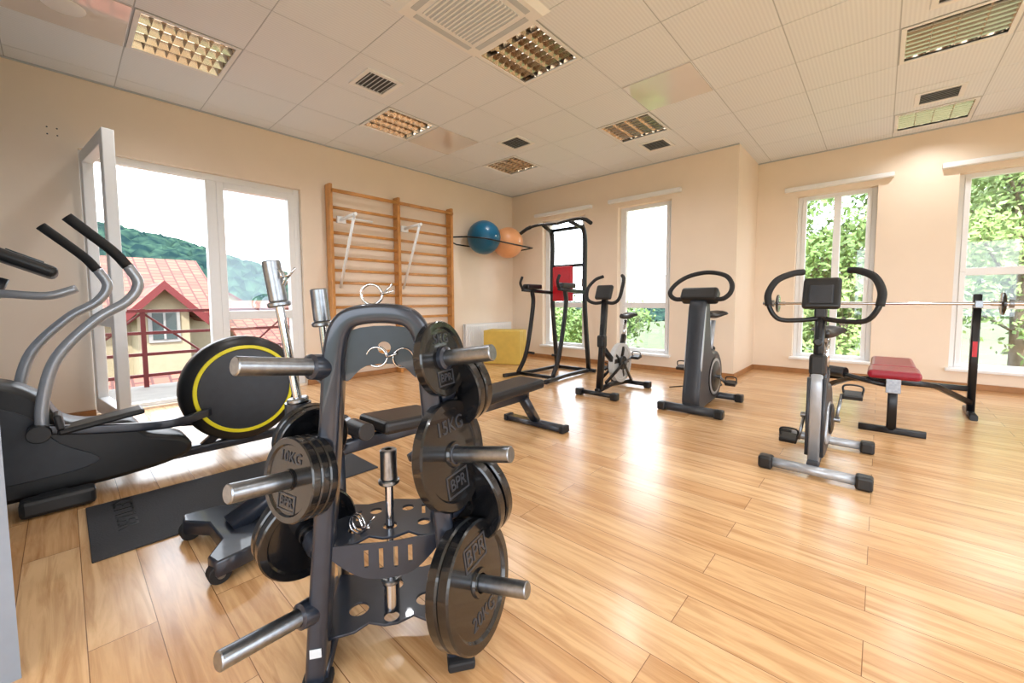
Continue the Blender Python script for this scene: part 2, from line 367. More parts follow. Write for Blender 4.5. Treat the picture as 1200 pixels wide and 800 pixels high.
window_y('window_3',WC,yR,[1.0],[.02]); window_y('window_4',WD,yR,[1.0,1.40])
R=root('window_5',(xL-.1,0,0)); t=.07
def p(n,y0,y1,z0,z1,dx=.04,m=m_pvc): return bb(R,n,-dx,dx,y0,y1,z0,z1,m,.006)
y0,y1,z0,z1=WL; ym=1.17
p('frame_near',y0,y0+t,z0,z1);p('frame_far',y1-t,y1,z0,z1);p('frame_top',y0+t,y1-t,z1-t,z1);p('threshold',y0+t,y1-t,z0,z0+.04);p('mullion',ym-.05,ym+.05,z0+.04,z1-t,.05)
p('sash_near',ym+.05,ym+.12,z0+.04,z1-t,.05);p('sash_far',y1-t-.07,y1-t,z0+.04,z1-t,.05);p('sash_top',ym+.12,y1-t-.07,z1-t-.07,z1-t,.05);p('sash_bottom',ym+.12,y1-t-.07,z0+.04,z0+.14,.05)
p('transom',ym+.12,y1-t-.07,.88,.98,.05); box(R,'glass',(0,(ym+.12+y1-t-.07)/2,1.26),(.006,y1-ym-.26,2.3),m_glass)
hx,hy=xL+.02,.21; L=.93; ang=math.atan2(.30-hy,-4.65-hx)
R=root('door_1',(hx,hy,0),ang)
def p(n,a0,a1,z0,z1,d=.038): return bb(R,n,a0,a1,-d,d,z0,z1,m_pvc,.006)
p('stile_hinge',0,.105,.06,2.45);p('stile_lock',L-.105,L,.06,2.45);p('rail_top',.105,L-.105,2.345,2.45);p('rail_bottom',.105,L-.105,.06,.2);p('rail_mid',.105,L-.105,.88,.98)
box(R,'glass',(L/2,0,1.28),(L-.19,.006,2.2),m_glass)
box(R,'handle_plate',(L-.05,.045,1.08),(.03,.012,.14),m_pvc,None,.004); cyl(R,'handle',(L-.05,.05,1.1),(L-.05,.1,1.1),.01,m_pvc,12); cyl(R,'lever',(L-.05,.095,1.1),(L-.16,.095,1.1),.01,m_pvc,12)
# ------------------------------------------------------------ exterior
ROOT=root('balcony',(0,0,0)); bb(ROOT,'slab',-7.3,-5.83,-1.2,3.6,-.25,-.03,m_conc)
R=root('balcony_railing',(-7.15,0,0))
for k in range(6): bb(R,'post_%d'%k,-.025,.025,-1.1+k*.9-.025,-1.1+k*.9+.025,-.03,1.0,m_rail)
for k,z in enumerate((.12,.4,.68,.97)): bb(R,'rail_%d'%k,-.02-.02*(k==3),.02+.02*(k==3),-1.15,3.45,z-.018,z+.022,m_rail)
for k in range(5):
    a=-1.1+k*.9; cyl(R,'brace_%d'%k,(0,a,.12 if k%2 else .95),(0,a+.9,.95 if k%2 else .12),.014,m_rail,8)
def roofslab(R,n,quad):
    vs=list(quad)+[(a,b_,c-.15) for a,b_,c in quad]
    o=obj(n,vs,[(0,1,2,3),(7,6,5,4),(0,4,5,1),(1,5,6,2),(2,6,7,3),(3,7,4,0)],m_roof,R)
def gable(name,x0,x1,y0,y1,zb,ze,zr,axis,wins=()):
    R=root(name,(0,0,0)); o=.45
    bb(R,'walls',x0,x1,y0,y1,zb,ze,m_stucco)
    if axis=='x':
        ym=(y0+y1)/2
        obj('gable_walls',[(x1,y0,ze),(x1,y1,ze),(x1,ym,zr-.1),(x0,y0,ze),(x0,y1,ze),(x0,ym,zr-.1)],[(0,1,2),(5,4,3)],m_stucco,R)
        sl=(zr-ze)/((y1-y0)/2)
        for s,ye in ((-1,y0),(1,y1)):
            e=ye+s*o; z=ze-sl*o
            roofslab(R,'roof_%d'%(s+1),[(x0-o,ym,zr),(x1+o,ym,zr),(x1+o,e,z),(x0-o,e,z)])
            obj('fascia_%d'%(s+1),[(x1+o+.02,ym,zr+.03),(x1+o+.02,e,z+.03),(x1+o+.02,e,z-.25),(x1+o+.02,ym,zr-.25)],[(0,1,2,3)],m_rail,R)
    else:
        xm=(x0+x1)/2; sl=(zr-ze)/((x1-x0)/2)
        obj('gable_walls',[(x0,y0,ze),(x1,y0,ze),(xm,y0,zr-.1),(x0,y1,ze),(x1,y1,ze),(xm,y1,zr-.1)],[(0,1,2),(5,4,3)],m_stucco,R)
        for s,xe in ((-1,x0),(1,x1)):
            e=xe+s*o; z=ze-sl*o
            roofslab(R,'roof_%d'%(s+1),[(xm,y0-o,zr),(xm,y1+o,zr),(e,y1+o,z),(e,y0-o,z)])
            if s==1: bb(R,'gutter',e,e+.1,y0-o,y1+o,z-.18,z-.02,m_rail)
    for k,(a,b_,c,d_) in enumerate(wins):
        bb(R,'window_trim_%d'%k,x1,x1+.05,a-.1,b_+.1,c-.1,d_+.1,m_extw); bb(R,'window_pane_%d'%k,x1+.02,x1+.07,a,b_,c,d_,m_screen)
        bb(R,'window_bar_%d'%k,x1+.07,x1+.09,(a+b_)/2-.03,(a+b_)/2+.03,c,d_,m_extw)
    return R
gable('neighbour_house',-28,-19,-3,3.8,-6,.95,3.0,'y')
gable('neighbour_house_porch',-20.5,-17.2,1.55,2.85,-6,1.05,1.75,'x',[(1.9,2.5,-.1,.75)])
gable('neighbour_house_wing',-26,-16.5,4.8,12,-6,-.7,1.15,'y',[(5.6,6.4,-2.4,-1.3),(7.6,8.4,-2.4,-1.3)])
gable('neighbour_house_low',-16,-11,-3,6.5,-6,-2.0,-.7,'y')
gable('distant_house',-62,-52,22,31,-6,.2,3.4,'y')
gable('distant_house',-75,-66,8,18,-6,.5,4.0,'x')
vs=[];fs=[];NX,NY=60,260
for i in range(NX):
    for j in range(NY):
        x=-70-i*3.2; y=-120+j*1.5
        hh=16*math.exp(-((y-5)/50)**2)+7*math.exp(-((y-110)/50)**2)+5
        prof=math.sin(min(1,i/34)*math.pi/2)
        vs.append((x+random.uniform(-.6,.6),y+random.uniform(-.4,.4),-8+hh*1.5*prof+random.uniform(-1.1,1.1)))
for i in range(NX-1):
    for j in range(NY-1): fs.append((i*NY+j,(i+1)*NY+j,(i+1)*NY+j+1,i*NY+j+1))
obj('forested_hill',vs,fs,m_hill)
obj('ground',[(-400,-300,-8),(300,-300,-8),(300,400,-8),(-400,400,-8)],[(0,1,2,3)],m_grass)
bb(None,'terrace_ground',-12,25,8.2,60,-8.0,-3.5,m_grass)
def tree(name,x,y,z0,h,r,m,n=2600,ls=.075,low=.3):
    R=root(name,(x,y,z0)); tube(R,'trunk',[(0,0,0),(.1,.05,h*.4),(-.05,0,h*.85)],[.17,.13,.06],m_bark,8,True)
    cl=[]
    for k in range(13):
        a=random.uniform(0,6.28); z=h*random.uniform(low,.8); rr=r*random.uniform(.6,1.0)*(1-.4*(z/h))
        tube(R,'branch_%d'%k,[(0,0,z),(math.cos(a)*rr*.5,math.sin(a)*rr*.5,z+h*.06),(math.cos(a)*rr,math.sin(a)*rr,z+h*.13)],.03,m_bark,5,True)
        for q in (.5,.8,1.05): cl.append((math.cos(a)*rr*q,math.sin(a)*rr*q,z+h*.14*q))
    cl+=[(random.gauss(0,.2)*r,random.gauss(0,.2)*r,h*random.uniform(.75,1)) for _ in range(6)]
    vs=[];fs=[]
    for k in range(n):
        c=random.choice(cl); d_=V((random.gauss(0,1),random.gauss(0,1),random.gauss(0,.7)))*r*.17
        c=V(c)+d_; a=V((random.gauss(0,1),random.gauss(0,1),random.gauss(0,1))).normalized(); b_=a.orthogonal().normalized(); s=ls*random.uniform(.6,1.4)
        kk=len(vs); vs+=[c-a*s,c+b_*s*.55,c+a*s,c-b_*s*.55]; fs.append((kk,kk+1,kk+2,kk+3))
    obj('foliage',vs,fs,m,R)
tree('deciduous_tree',-2.2,15.5,-3.5,9.0,2.4,m_leaf,13000,.085); tree('deciduous_tree',2.2,14.2,-3.5,8.4,2.2,m_leaf2,13000,.075)
tree('deciduous_tree',6.0,18,-3.5,9.5,2.8,m_leaf,13000,.1); tree('deciduous_tree',-4.2,21,-3.5,9.0,2.6,m_leaf2,12000,.1)
tree('deciduous_tree',1.4,21.5,-3.5,9.5,3.0,m_leaf,14000,.11)
tree('shrub_tree',-7.4,13.2,-3.5,4.4,1.9,m_leaf,12000,.075,.1); tree('shrub_tree',-11.5,15,-3.5,4.2,1.9,m_leaf2,12000,.08,.1)
tree('shrub_tree',-15.5,17.5,-3.5,4.6,2.2,m_leaf,12000,.09,.1)
tree('shrub_tree',-.6,12.2,-3.5,4.9,1.7,m_leaf2,11000,.07,.1); tree('shrub_tree',3.2,11.0,-3.5,4.7,1.4,m_leaf,11000,.07,.1)

# ------------------------------------------------------------ wall bars
R=root('wall_bars',(xL+.015,0,0))
for k,y in enumerate((2.42,3.43,4.44)): bb(R,'post_%d'%k,0.0,.13,y-.022,y+.022,.0,2.62,m_wood,.006)
for s in range(2):
    ya,yb=((2.442,3.408),(3.452,4.418))[s]
    for k in range(14):
        z=.18+k*.165; tube(R,'rung_%d_%d'%(s,k),[(.085,ya,z),(.085,yb,z)],0,m_wood,sec=(.028,.038))
    tube(R,'top_rung_%d'%s,[(.15,ya-.02,2.53),(.15,yb+.02,2.53)],0,m_wood,sec=(.03,.045))
for k,y in enumerate((2.55,3.52)):
    tube(R,'pull_arm_%d'%k,[(.11,y,2.17),(.62,y-.05,2.17)],.021,m_pvc); tube(R,'brace_%d'%k,[(.11,y-.03,1.27),(.58,y-.05,2.15)],.018,m_pvc)
    bb(R,'hook_plate_%d'%k,.10,.14,y-.06,y+.06,2.12,2.21,m_pvc,.005)
tube(R,'grip_bar',[(.12,2.5,2.2),(.12,3.0,2.2)],.015,m_pvc)
R=root('gym_ball_holder',(0,0,0))
tube(R,'rail_front',[(xL+.01,4.50,2.17),(-5.1,4.55,2.14),(-4.862,4.72,2.11),(-4.862,5.95,2.06)],.013,m_blkmet,8)
tube(R,'rail_rear',[(xL+.01,4.50,2.10),(-5.44,4.6,2.05),(-5.44,5.97,2.03)],.012,m_blkmet,8)
tube(R,'end_bar',[(-4.862,5.95,2.06),(-5.44,5.97,2.03)],.012,m_blkmet,8)
tube(R,'wall_stay',[(-5.44,5.97,2.03),(-5.498,5.98,2.03)],.014,m_blkmet,8)
def ball(name,loc,r,m):
    pr=[]
    for k in range(33):
        a=-math.pi/2+math.pi*k/32; rr=r*(1-.006*(1 if k%3==0 and 4<k<28 else 0)); pr.append((max(0,rr*math.cos(a)),rr*math.sin(a)))
    R=root(name,loc); lathe(R,'shell',pr,m,n=48); cyl(R,'valve',(r*.99,0,0),(r*1.01,0,0),.01,m_white,10)
ball('blue_gym_ball',(-5.155,4.98,2.18),.29,m_blue); ball('orange_gym_ball',(-5.15,5.59,2.15),.28,m_org)
R=root('radiator',(xL+.03,0,0)); bb(R,'panel',.05,.07,4.75,5.95,.14,.66,m_white,.005); bb(R,'back_panel',0,.02,4.75,5.95,.14,.66,m_white,.005); bb(R,'top_grille',0,.07,4.75,5.95,.655,.67,m_white)
for k in range(30): bb(R,'fin_%d'%k,.07,.078,4.78+k*.039,4.80+k*.039,.18,.63,m_white)
bb(R,'pipe',.02,.05,5.9,5.93,0,.15,m_white)
R=root('folded_gym_mat',(-4.85,5.2,0),math.radians(25))
for k in range(4): box(R,'section_%d'%k,(0,-.20+k*.105,.29),(.66,.1,.58),m_yfoam,None,.02)
R=root('rubber_floor_mat',(-2.72,.68,0)); 
bb(R,'sheet',-.335,.335,-.65,.65,0,.008,m_mat,.003)
text(R,'raised_lettering','KETTLER',.11,.001,m_blk,basis((-.12,-.52,.0085),(1,0,0),(0,1,0)))
# ------------------------------------------------------------ cardio machines
def saddle(par,name,c,L=.27,W=.2,m=m_vinyl):
    vs=[];fs=[];N=12;K=12
    for i in range(N+1):
        t=i/N; y=-L*.5+L*t; w=(W*.5)*(.22+.78*(t**1.6)) if t<.85 else (W*.5)*(1-.35*((t-.85)/.15)**2); zz=.02*math.cos(t*6.28)*.5+.015*t; h=.035
        if i==0: w*=.4;h*=.4
        if i==N: w*=.8;h*=.5
        for k in range(K):
            a=2*math.pi*k/K; vs.append((c[0]+w*math.cos(a),c[1]+y,c[2]+zz+h*math.sin(a)*(1 if math.sin(a)>0 else .7)))
    for i in range(N):
        for k in range(K): fs.append((i*K+k,i*K+(k+1)%K,(i+1)*K+(k+1)%K,(i+1)*K+k))
    fs.append(tuple(range(K))[::-1]);fs.append(tuple(N*K+k for k in range(K)))
    return obj(name,vs,fs,m,par,True)
def pedals(R,c,cr,wx,ang=.9):
    for s in (-1,1):
        dy=math.cos(ang)*cr*s; dz=math.sin(ang)*cr*s
        tube(R,'crank_arm_%d'%(s+1),[(s*wx,c[0],c[1]),(s*(wx+.02),c[0]+dy,c[1]+dz)],0,m_steel,sec=(.018,.03))
        x=s*(wx+.075); box(R,'pedal_%d'%(s+1),(x,c[0]+dy,c[1]+dz),(.1,.1,.03),m_blk,(0.2,0,0),.006)
        tube(R,'pedal_strap_%d'%(s+1),[(x-.045,c[0]+dy,c[1]+dz),(x-.045,c[0]+dy,c[1]+dz+.06),(x+.045,c[0]+dy,c[1]+dz+.06),(x+.045,c[0]+dy,c[1]+dz)],.006,m_blk,6,True)
    cyl(R,'crank_axle',(-wx-.02,c[0],c[1]),(wx+.02,c[0],c[1]),.018,m_steel)
def foot(R,n,y,w,m=m_silver,r=.03,cap=True,z=.045):
    tube(R,n,[(-w+.03,y,z),(w-.03,y,z)],r,m)
    for s in (-1,1): box(R,n+'_cap_%d'%(s+1),(s*(w-.03),y,z-.003),(.08,.085,.08),m_blk,None,.015)

R=root('exercise_bike',(-.27,3.36,0)); 
foot(R,'front_foot',-.36,.27); foot(R,'rear_foot',.38,.27)
tube(R,'base_beam',[(0,-.36,.07),(0,-.1,.09),(0,.38,.07)],0,m_blk2,sec=(.06,.05))
prof=smoothloop([(-.25,.12),(-.05,.09),(.2,.12),(.3,.26),(.24,.42),(.1,.5),(-.08,.5),(-.17,.6),(-.23,.62),(-.26,.5),(-.27,.3)])
yzprism(R,'housing',[prof],0,.06,m_blk2,.014); 
yzprism(R,'housing_silver_trim',[smoothloop([(-.2,.22),(-.12,.16),(.12,.16),(.2,.26),(.1,.38),(-.1,.38)])],0,.095,m_silver,.006)
for s in (-1,1): lathe(R,'crank_disc_%d'%(s+1),[(0,0),(.1,0),(.1,.01),(.07,.018),(0,.02)],m_blk,(s*.055,-.02,.3),(s,0,0),28)
tube(R,'front_post',[(0,-.30,.08),(0,-.30,.55),(0,-.275,.68)],0,m_silver,sec=(.05,.06),up=(1,0,0)); tube(R,'front_post_upper',[(0,-.268,.6),(0,-.24,1.0)],.027,m_blkmet)
for s in (-1,1): tube(R,'front_post_side_%d'%(s+1),[(s*.038,-.29,.12),(s*.038,-.29,.6)],0,m_blk2,sec=(.05,.02),up=(1,0,0))
box(R,'post_joint',(0,-.27,.68),(.085,.085,.13),m_blk,None,.018)
lathe(R,'tension_knob',[(0,0),(.022,0),(.026,.02),(.018,.03),(0,.03)],m_blk,(0,-.29,.82),(0,-1,.1),20)
for s in (-1,1):
    tube(R,'handlebar_%d'%(s+1),[(0,-.25,.965),(s*.1,-.265,.95),(s*.21,-.28,.955),(s*.262,-.29,1.03),(s*.272,-.27,1.12),(s*.24,-.2,1.205),(s*.17,-.1,1.25),(s*.12,-.04,1.26)],.015,m_blkmet,10,True)
    tube(R,'grip_%d'%(s+1),[(s*.268,-.285,1.04),(s*.274,-.27,1.12),(s*.24,-.2,1.205),(s*.17,-.1,1.25),(s*.12,-.04,1.26)],.021,m_rub,10,True)
box(R,'console',(0,-.235,1.115),(.19,.045,.2),m_blk,(-.35,0,0),.02,3); box(R,'console_back_panel',(0,-.262,1.11),(.12,.02,.12),m_blk2,(-.35,0,0),.008)
box(R,'console_screen',(0,-.211,1.135),(.14,.01,.09),m_screen,(-.35,0,0),.002); box(R,'console_bracket',(0,-.245,1.0),(.06,.05,.07),m_blk,None,.01)
tube(R,'seat_post_sleeve',[(0,.13,.35),(0,.2,.6)],0,m_blk2,sec=(.055,.06)); tube(R,'seat_post',[(0,.2,.6),(0,.25,.8)],.02,m_chrome)
saddle(R,'saddle',(0,.24,.835),.27,.23); tube(R,'seat_rail',[(0,.14,.8),(0,.33,.8)],0,m_chrome,sec=(.03,.025))
lathe(R,'seat_knob',[(0,0),(.025,0),(.028,.02),(0,.035)],m_blk,(0,.16,.585),(0,-1,.25),20)
pedals(R,(-.02,.3),.17,.085,1.2)
R=root('exercise_bike',(-1.31,4.35,0))
foot(R,'front_foot',-.4,.29,m_blk2,.04); foot(R,'rear_foot',.4,.27,m_blk2,.035)
tube(R,'base_beam',[(0,-.4,.07),(0,.4,.07)],0,m_blk2,sec=(.09,.06))
prof=smoothloop([(-.36,.08),(-.1,.07),(.22,.1),(.33,.22),(.32,.4),(.2,.52),(.02,.54),(-.06,.66),(-.1,.9),(-.13,1.04),(-.22,1.04),(-.26,.8),(-.32,.4)])
yzprism(R,'housing',[prof],0,.10,m_blk2,.03)
for s in (-1,1):
    lathe(R,'side_disc_%d'%(s+1),[(0,.0),(.15,0),(.16,-.006),(.2,-.006),(.2,-.03)],m_blk,(s*.092,.1,.3),(s,0,0),36); lathe(R,'side_ring_%d'%(s+1),[(.155,0),(.17,.004),(.185,0)],m_silver,(s*.087,.1,.3),(s,0,0),36)
yzprism(R,'column_light_strip',[smoothloop([(-.33,.45),(-.3,.45),(-.24,.85),(-.215,1.0),(-.235,1.0),(-.27,.8)])],0,.155,m_silver,.003)
box(R,'console',(0,-.17,1.12),(.34,.12,.14),m_blk,(-.6,0,0),.03,3); box(R,'console_screen',(0,-.125,1.15),(.2,.01,.09),m_screen,(-.9,0,0),.002)
lp=[(.12,-.2,1.09),(.22,-.22,1.09),(.28,-.2,1.15),(.26,-.1,1.24),(.17,0,1.32),(0,.03,1.355),(-.17,0,1.32),(-.26,-.1,1.24),(-.28,-.2,1.15),(-.22,-.22,1.09),(-.12,-.2,1.09)]
tube(R,'handlebar_loop',lp,.022,m_rub,10,True)
tube(R,'seat_post',[(0,.17,.45),(0,.28,.86)],.026,m_silver); tube(R,'seat_post_sleeve',[(0,.15,.38),(0,.2,.56)],0,m_blk2,sec=(.07,.08))
saddle(R,'saddle',(0,.28,.91),.28,.25); pedals(R,(.1,.3),.17,.12,-.5)
lathe(R,'seat_knob',[(0,0),(.025,0),(.028,.03),(0,.035)],m_blk,(0,.25,.57),(0,1,-.2),20)
R=root('flywheel_exercise_bike',(-2.31,4.37,0))
foot(R,'front_foot',-.42,.25,m_blkmet,.026); foot(R,'rear_foot',.42,.25,m_blkmet,.026)
tube(R,'lower_beam',[(0,-.42,.07),(0,-.1,.1),(0,.42,.07)],0,m_blkmet,sec=(.05,.05))
lathe(R,'flywheel',[(0,-.012),(.06,-.02),(.19,-.02),(.2,-.03),(.235,-.03),(.235,.03),(.2,.03),(.19,.02),(.06,.02),(0,.012)],m_whplate,(0,.13,.33),(1,0,0),48)
for s in (-1,1):
    lathe(R,'crank_cover_%d'%(s+1),[(0,.0),(.085,0),(.08,.02),(0,.025)],m_blk,(s*.03,.13,.33),(s,0,0),30)
    for k in range(5):
        a=k*1.2566; box(R,'flywheel_spoke_%d_%d'%(s+1,k),(s*.024,.13+.135*math.cos(a),.33+.135*math.sin(a)),(.006,.085,.03),m_blk,(a,0,0),.002)
    tube(R,'side_stay_%d'%(s+1),[(s*.045,-.3,.15),(s*.05,.13,.33),(s*.045,.33,.1)],0,m_blkmet,sec=(.015,.04))
tube(R,'front_post',[(0,-.36,.08),(0,-.3,.6),(0,-.25,1.1)],0,m_blkmet,sec=(.06,.07)); 
box(R,'tension_unit',(0,-.31,.62),(.09,.09,.14),m_blk,None,.02)
tube(R,'seat_tube',[(0,.13,.4),(0,.22,.66)],0,m_blkmet,sec=(.05,.06)); tube(R,'seat_post',[(0,.2,.6),(0,.26,.84)],.02,m_chrome); saddle(R,'saddle',(0,.26,.875),.27,.23)
tube(R,'mid_tube',[(0,-.3,.55),(0,-.05,.36),(0,.13,.36)],0,m_blkmet,sec=(.05,.06),)
for s in (-1,1):
    tube(R,'handlebar_%d'%(s+1),[(0,-.26,1.06),(s*.12,-.28,1.05),(s*.2,-.3,1.1),(s*.215,-.26,1.22),(s*.18,-.16,1.32),(s*.12,-.08,1.36)],.019,m_rub,10,True)
box(R,'console',(0,-.27,1.17),(.2,.05,.17),m_blk,(-.4,0,0),.02,3); box(R,'console_screen',(0,-.24,1.19),(.15,.01,.09),m_screen,(-.4,0,0),.002)
pedals(R,(.13,.33),.16,.06,.4)
R=root('power_cable'); tube(R,'cord',[(-1.9,5.0,.006),(-1.7,5.3,.006),(-1.45,5.5,.006),(-1.6,5.8,.006),(-1.85,6.0,.006),(-1.9,6.07,.1)],.006,m_rub,6,True)

# ------------------------------------------------------------ power tower
R=root('power_tower',(-3.5,4.95,0)); q=m_blkmet
for s in (-1,1):
    x=s*.29
    tube(R,'upright_%d'%(s+1),[(x,.3,.06),(x,.18,1.1),(x,.18,1.95),(x*.95,.12,2.16)],0,q,sec=(.055,.055),curve=True)
    tube(R,'base_rail_%d'%(s+1),[(x,.35,.04),(x,-.3,.04),(x*1.25,-.86,.04)],0,q,sec=(.05,.05),curve=True)
    tube(R,'brace_%d'%(s+1),[(x*1.05,-.62,.06),(x,-.45,.35),(x,-.3,1.0),(x,-.32,1.22)],0,q,sec=(.05,.05),curve=True)
    tube(R,'dip_arm_%d'%(s+1),[(x,.18,1.2),(x,-.2,1.22),(x*1.1,-.5,1.24)],0,q,sec=(.05,.05))
    box(R,'arm_pad_%d'%(s+1),(x*1.03,-.3,1.285),(.12,.32,.07),m_vinyl,None,.02,3)
    tube(R,'dip_grip_%d'%(s+1),[(x*1.1,-.5,1.25),(x*1.12,-.54,1.33),(x*1.12,-.5,1.42)],.02,m_rub,10,True)
    tube(R,'pullup_handle_%d'%(s+1),[(0,-.12,2.18),(s*.3,-.14,2.2),(s*.5,-.16,2.17),(s*.62,-.2,2.1)],.02,q,10,True)
    tube(R,'pullup_grip_%d'%(s+1),[(s*.45,-.155,2.185),(s*.52,-.165,2.165),(s*.62,-.2,2.1)],.026,m_rub,10)
    tube(R,'top_arm_%d'%(s+1),[(x*.95,.14,2.12),(x*.8,-.13,2.19)],0,q,sec=(.045,.045))
    tube(R,'step_%d'%(s+1),[(x,-.42,.33),(x*.55,-.44,.33)],.017,m_rub,10)
tube(R,'rear_foot',[(-.38,.35,.03),(.38,.35,.03)],0,q,sec=(.05,.05)); tube(R,'front_cross',[(-.31,-.55,.04),(.31,-.55,.04)],0,q,sec=(.045,.045))
tube(R,'top_cross',[(-.275,.13,2.14),(.275,.13,2.14)],0,q,sec=(.045,.045)); tube(R,'mid_cross',[(-.27,.18,1.2),(.27,.18,1.2)],0,q,sec=(.045,.045)); tube(R,'upper_cross',[(-.27,.18,1.6),(.27,.18,1.6)],0,q,sec=(.045,.045))
box(R,'red_back_pad',(-.04,.1,1.33),(.34,.08,.52),m_red,None,.025,3)
# ------------------------------------------------------------ barbell bench
R=root('barbell_bench',(.1,4.43,0))
tube(R,'front_foot',[(-.2,0,.025),(.2,0,.025)],0,m_blkmet,sec=(.05,.05)); tube(R,'front_leg',[(0,0,.03),(0,0,.43)],0,m_blkmet,sec=(.06,.05)); box(R,'leg_plate',(0,-.03,.39),(.09,.02,.12),m_steel,None,.004)
tube(R,'spine',[(0,0,.41),(0,1.14,.38)],0,m_blkmet,sec=(.05,.05))
box(R,'seat_pad',(0,.12,.475),(.32,.36,.07),m_maroon,None,.03,3); box(R,'back_pad',(0,.68,.475),(.30,.72,.07),m_maroon,None,.03,3)
tube(R,'rear_cross',[(-.55,1.14,.25),(.55,1.14,.25)],0,m_blkmet,sec=(.05,.05)); tube(R,'rear_strut',[(0,1.1,.38),(0,1.14,.25)],0,m_blkmet,sec=(.05,.05))
for s in (-1,1):
    x=s*.55
    tube(R,'stand_%d'%(s+1),[(x,1.14,.03),(x,1.14,1.12)],0,m_blkmet,sec=(.055,.055)); tube(R,'stand_foot_%d'%(s+1),[(x,.92,.025),(x,1.38,.025)],0,m_blkmet,sec=(.05,.05))
    box(R,'hook_%d'%(s+1),(x,1.09,1.005),(.05,.1,.024),m_steel,None,.005); box(R,'hook_lip_%d'%(s+1),(x,1.045,1.03),(.05,.012,.06),m_steel,None,.004)
    tube(R,'diagonal_%d'%(s+1),[(0,.3,.40),(s*.3,.75,.3),(x,1.14,.12)],0,m_blkmet,sec=(.045,.045))
    cyl(R,'adjust_collar_%d'%(s+1),(x-.03,1.14,.7),(x+.03,1.14,.7),.02,m_steel); box(R,'red_label_%d'%(s+1),(x,1.11,.62),(.03,.004,.14),m_red)
tube(R,'leg_lever',[(0,.02,.38),(-.15,-.02,.41),(-.35,.1,.44)],.02,m_blkmet,8,True)
cyl(R,'roller_pad',(-.45,.15,.45),(-.3,.07,.45),.045,m_vinyl)
R=root('barbell',(-.04,5.50,1.034))
cyl(R,'bar',(-.88,0,0),(.88,0,0),.014,m_chrome,14)
for s in (-1,1):
    cyl(R,'sleeve_%d'%(s+1),(s*.76,0,0),(s*.98,0,0),.02,m_chrome,16); lathe(R,'plate_%d'%(s+1),[(.012,-.012),(.09,-.012),(.1,-.006),(.1,.006),(.09,.012),(.012,.012)],m_iron,(s*.83,0,0),(1,0,0),32)
    lathe(R,'collar_%d'%(s+1),[(.02,-.012),(.038,-.012),(.038,.012),(.02,.012)],m_steel,(s*.88,0,0),(1,0,0),20)
# ------------------------------------------------------------ long weight bench
R=root('weight_bench',(-2.12,1.5,0),.03); q=m_frame
tube(R,'main_beam',[(0,-.75,.30),(0,1.05,.30)],0,q,sec=(.06,.07))
tube(R,'rear_leg',[(0,-.55,.33),(0,-1.05,.1)],0,q,sec=(.12,.06))
prism(R,'rear_foot_plate',[[(-.26,-1.16),(-.24,-1.03),(-.06,-.9),(.06,-.9),(.24,-1.03),(.26,-1.16),(.2,-1.17),(.1,-1.1),(-.1,-1.1),(-.2,-1.17)]],.05,q,Matrix.Translation((0,0,.07)),.008)
for s in (-1,1):
    cyl(R,'wheel_%d'%(s+1),(s*.2,-1.15,.04),(s*.25,-1.15,.04),.04,m_rub); cyl(R,'wheel_hub_%d'%(s+1),(s*.255,-1.15,.04),(s*.26,-1.15,.04),.015,m_steel)
tube(R,'front_leg',[(0,1.0,.29),(-.02,1.2,.05)],0,q,sec=(.08,.06)); tube(R,'front_foot',[(-.32,1.2,.03),(.27,1.2,.03)],0,q,sec=(.09,.045))
for s in (-1,1): box(R,'foot_cap_%d'%(s+1),(-.025+s*.3,1.2,.03),(.04,.1,.055),m_rub,None,.008)
box(R,'back_pad',(0,.60,.385),(.28,1.05,.075),m_vinyl,(.03,0,0),.025,3); box(R,'seat_pad',(0,-.15,.375),(.30,.42,.075),m_vinyl,(-.06,0,0),.025,3)
tube(R,'pad_bracket',[(0,.1,.33),(0,.5,.345)],0,m_steel,sec=(.2,.02)); tube(R,'adjust_arc',[(.05,.1,.3),(.05,.0,.2),(.05,-.15,.14)],0,q,sec=(.02,.05),curve=True)
for s in (-1,1): cyl(R,'leg_roller_%d'%(s+1),(s*.05,-.5,.42),(s*.2,-.5,.42),.045,m_vinyl)
tube(R,'roller_post',[(0,-.45,.32),(0,-.5,.45)],.018,m_steel)
# ------------------------------------------------------------ elliptical trainer
R=root('elliptical_trainer',(-3.4,0,0))
prof=smoothloop([(-.35,.1),(-.2,.08),(.2,.09),(.46,.13),(.47,.2),(.3,.27),(.22,.36),(.05,.38),(-.06,.44),(-.12,.56),(-.22,.64),(-.34,.66),(-.4,.6),(-.4,.3)],5)
yzprism(R,'housing',[prof],.02,.2,m_blk,.03)
yzprism(R,'housing_panel',[smoothloop([(-.32,.2),(-.1,.16),(.1,.2),(-.05,.33),(-.16,.5),(-.32,.54)])],.02,.27,m_blk2,.004)
box(R,'front_foot',(-.05,-.08,.04),(.62,.12,.08),m_blk2,None,.02); box(R,'front_foot_cap',(.25,-.06,.05),(.1,.27,.09),m_blk,None,.02)
tube(R,'base_rail',[(0,.1,.09),(0,1.35,.09)],0,m_frame,sec=(.07,.06)); tube(R,'rear_foot',[(-.3,1.32,.05),(.3,1.32,.05)],0,m_frame,sec=(.07,.06))
lathe(R,'flywheel_cover',[(0,-.09),(.3,-.09),(.35,-.07),(.37,-.04),(.37,.04),(.35,.07),(.3,.09),(.285,.082),(0,.085)],m_blk,(0,.85,.47),(1,0,0),64)
lathe(R,'yellow_ring',[(.283,.088),(.286,.094),(.305,.094),(.308,.088)],m_yel,(0,.85,.47),(1,0,0),64); lathe(R,'inner_disc',[(0,.09),(.24,.088),(.28,.084)],m_blk2,(0,.85,.47),(1,0,0),48)
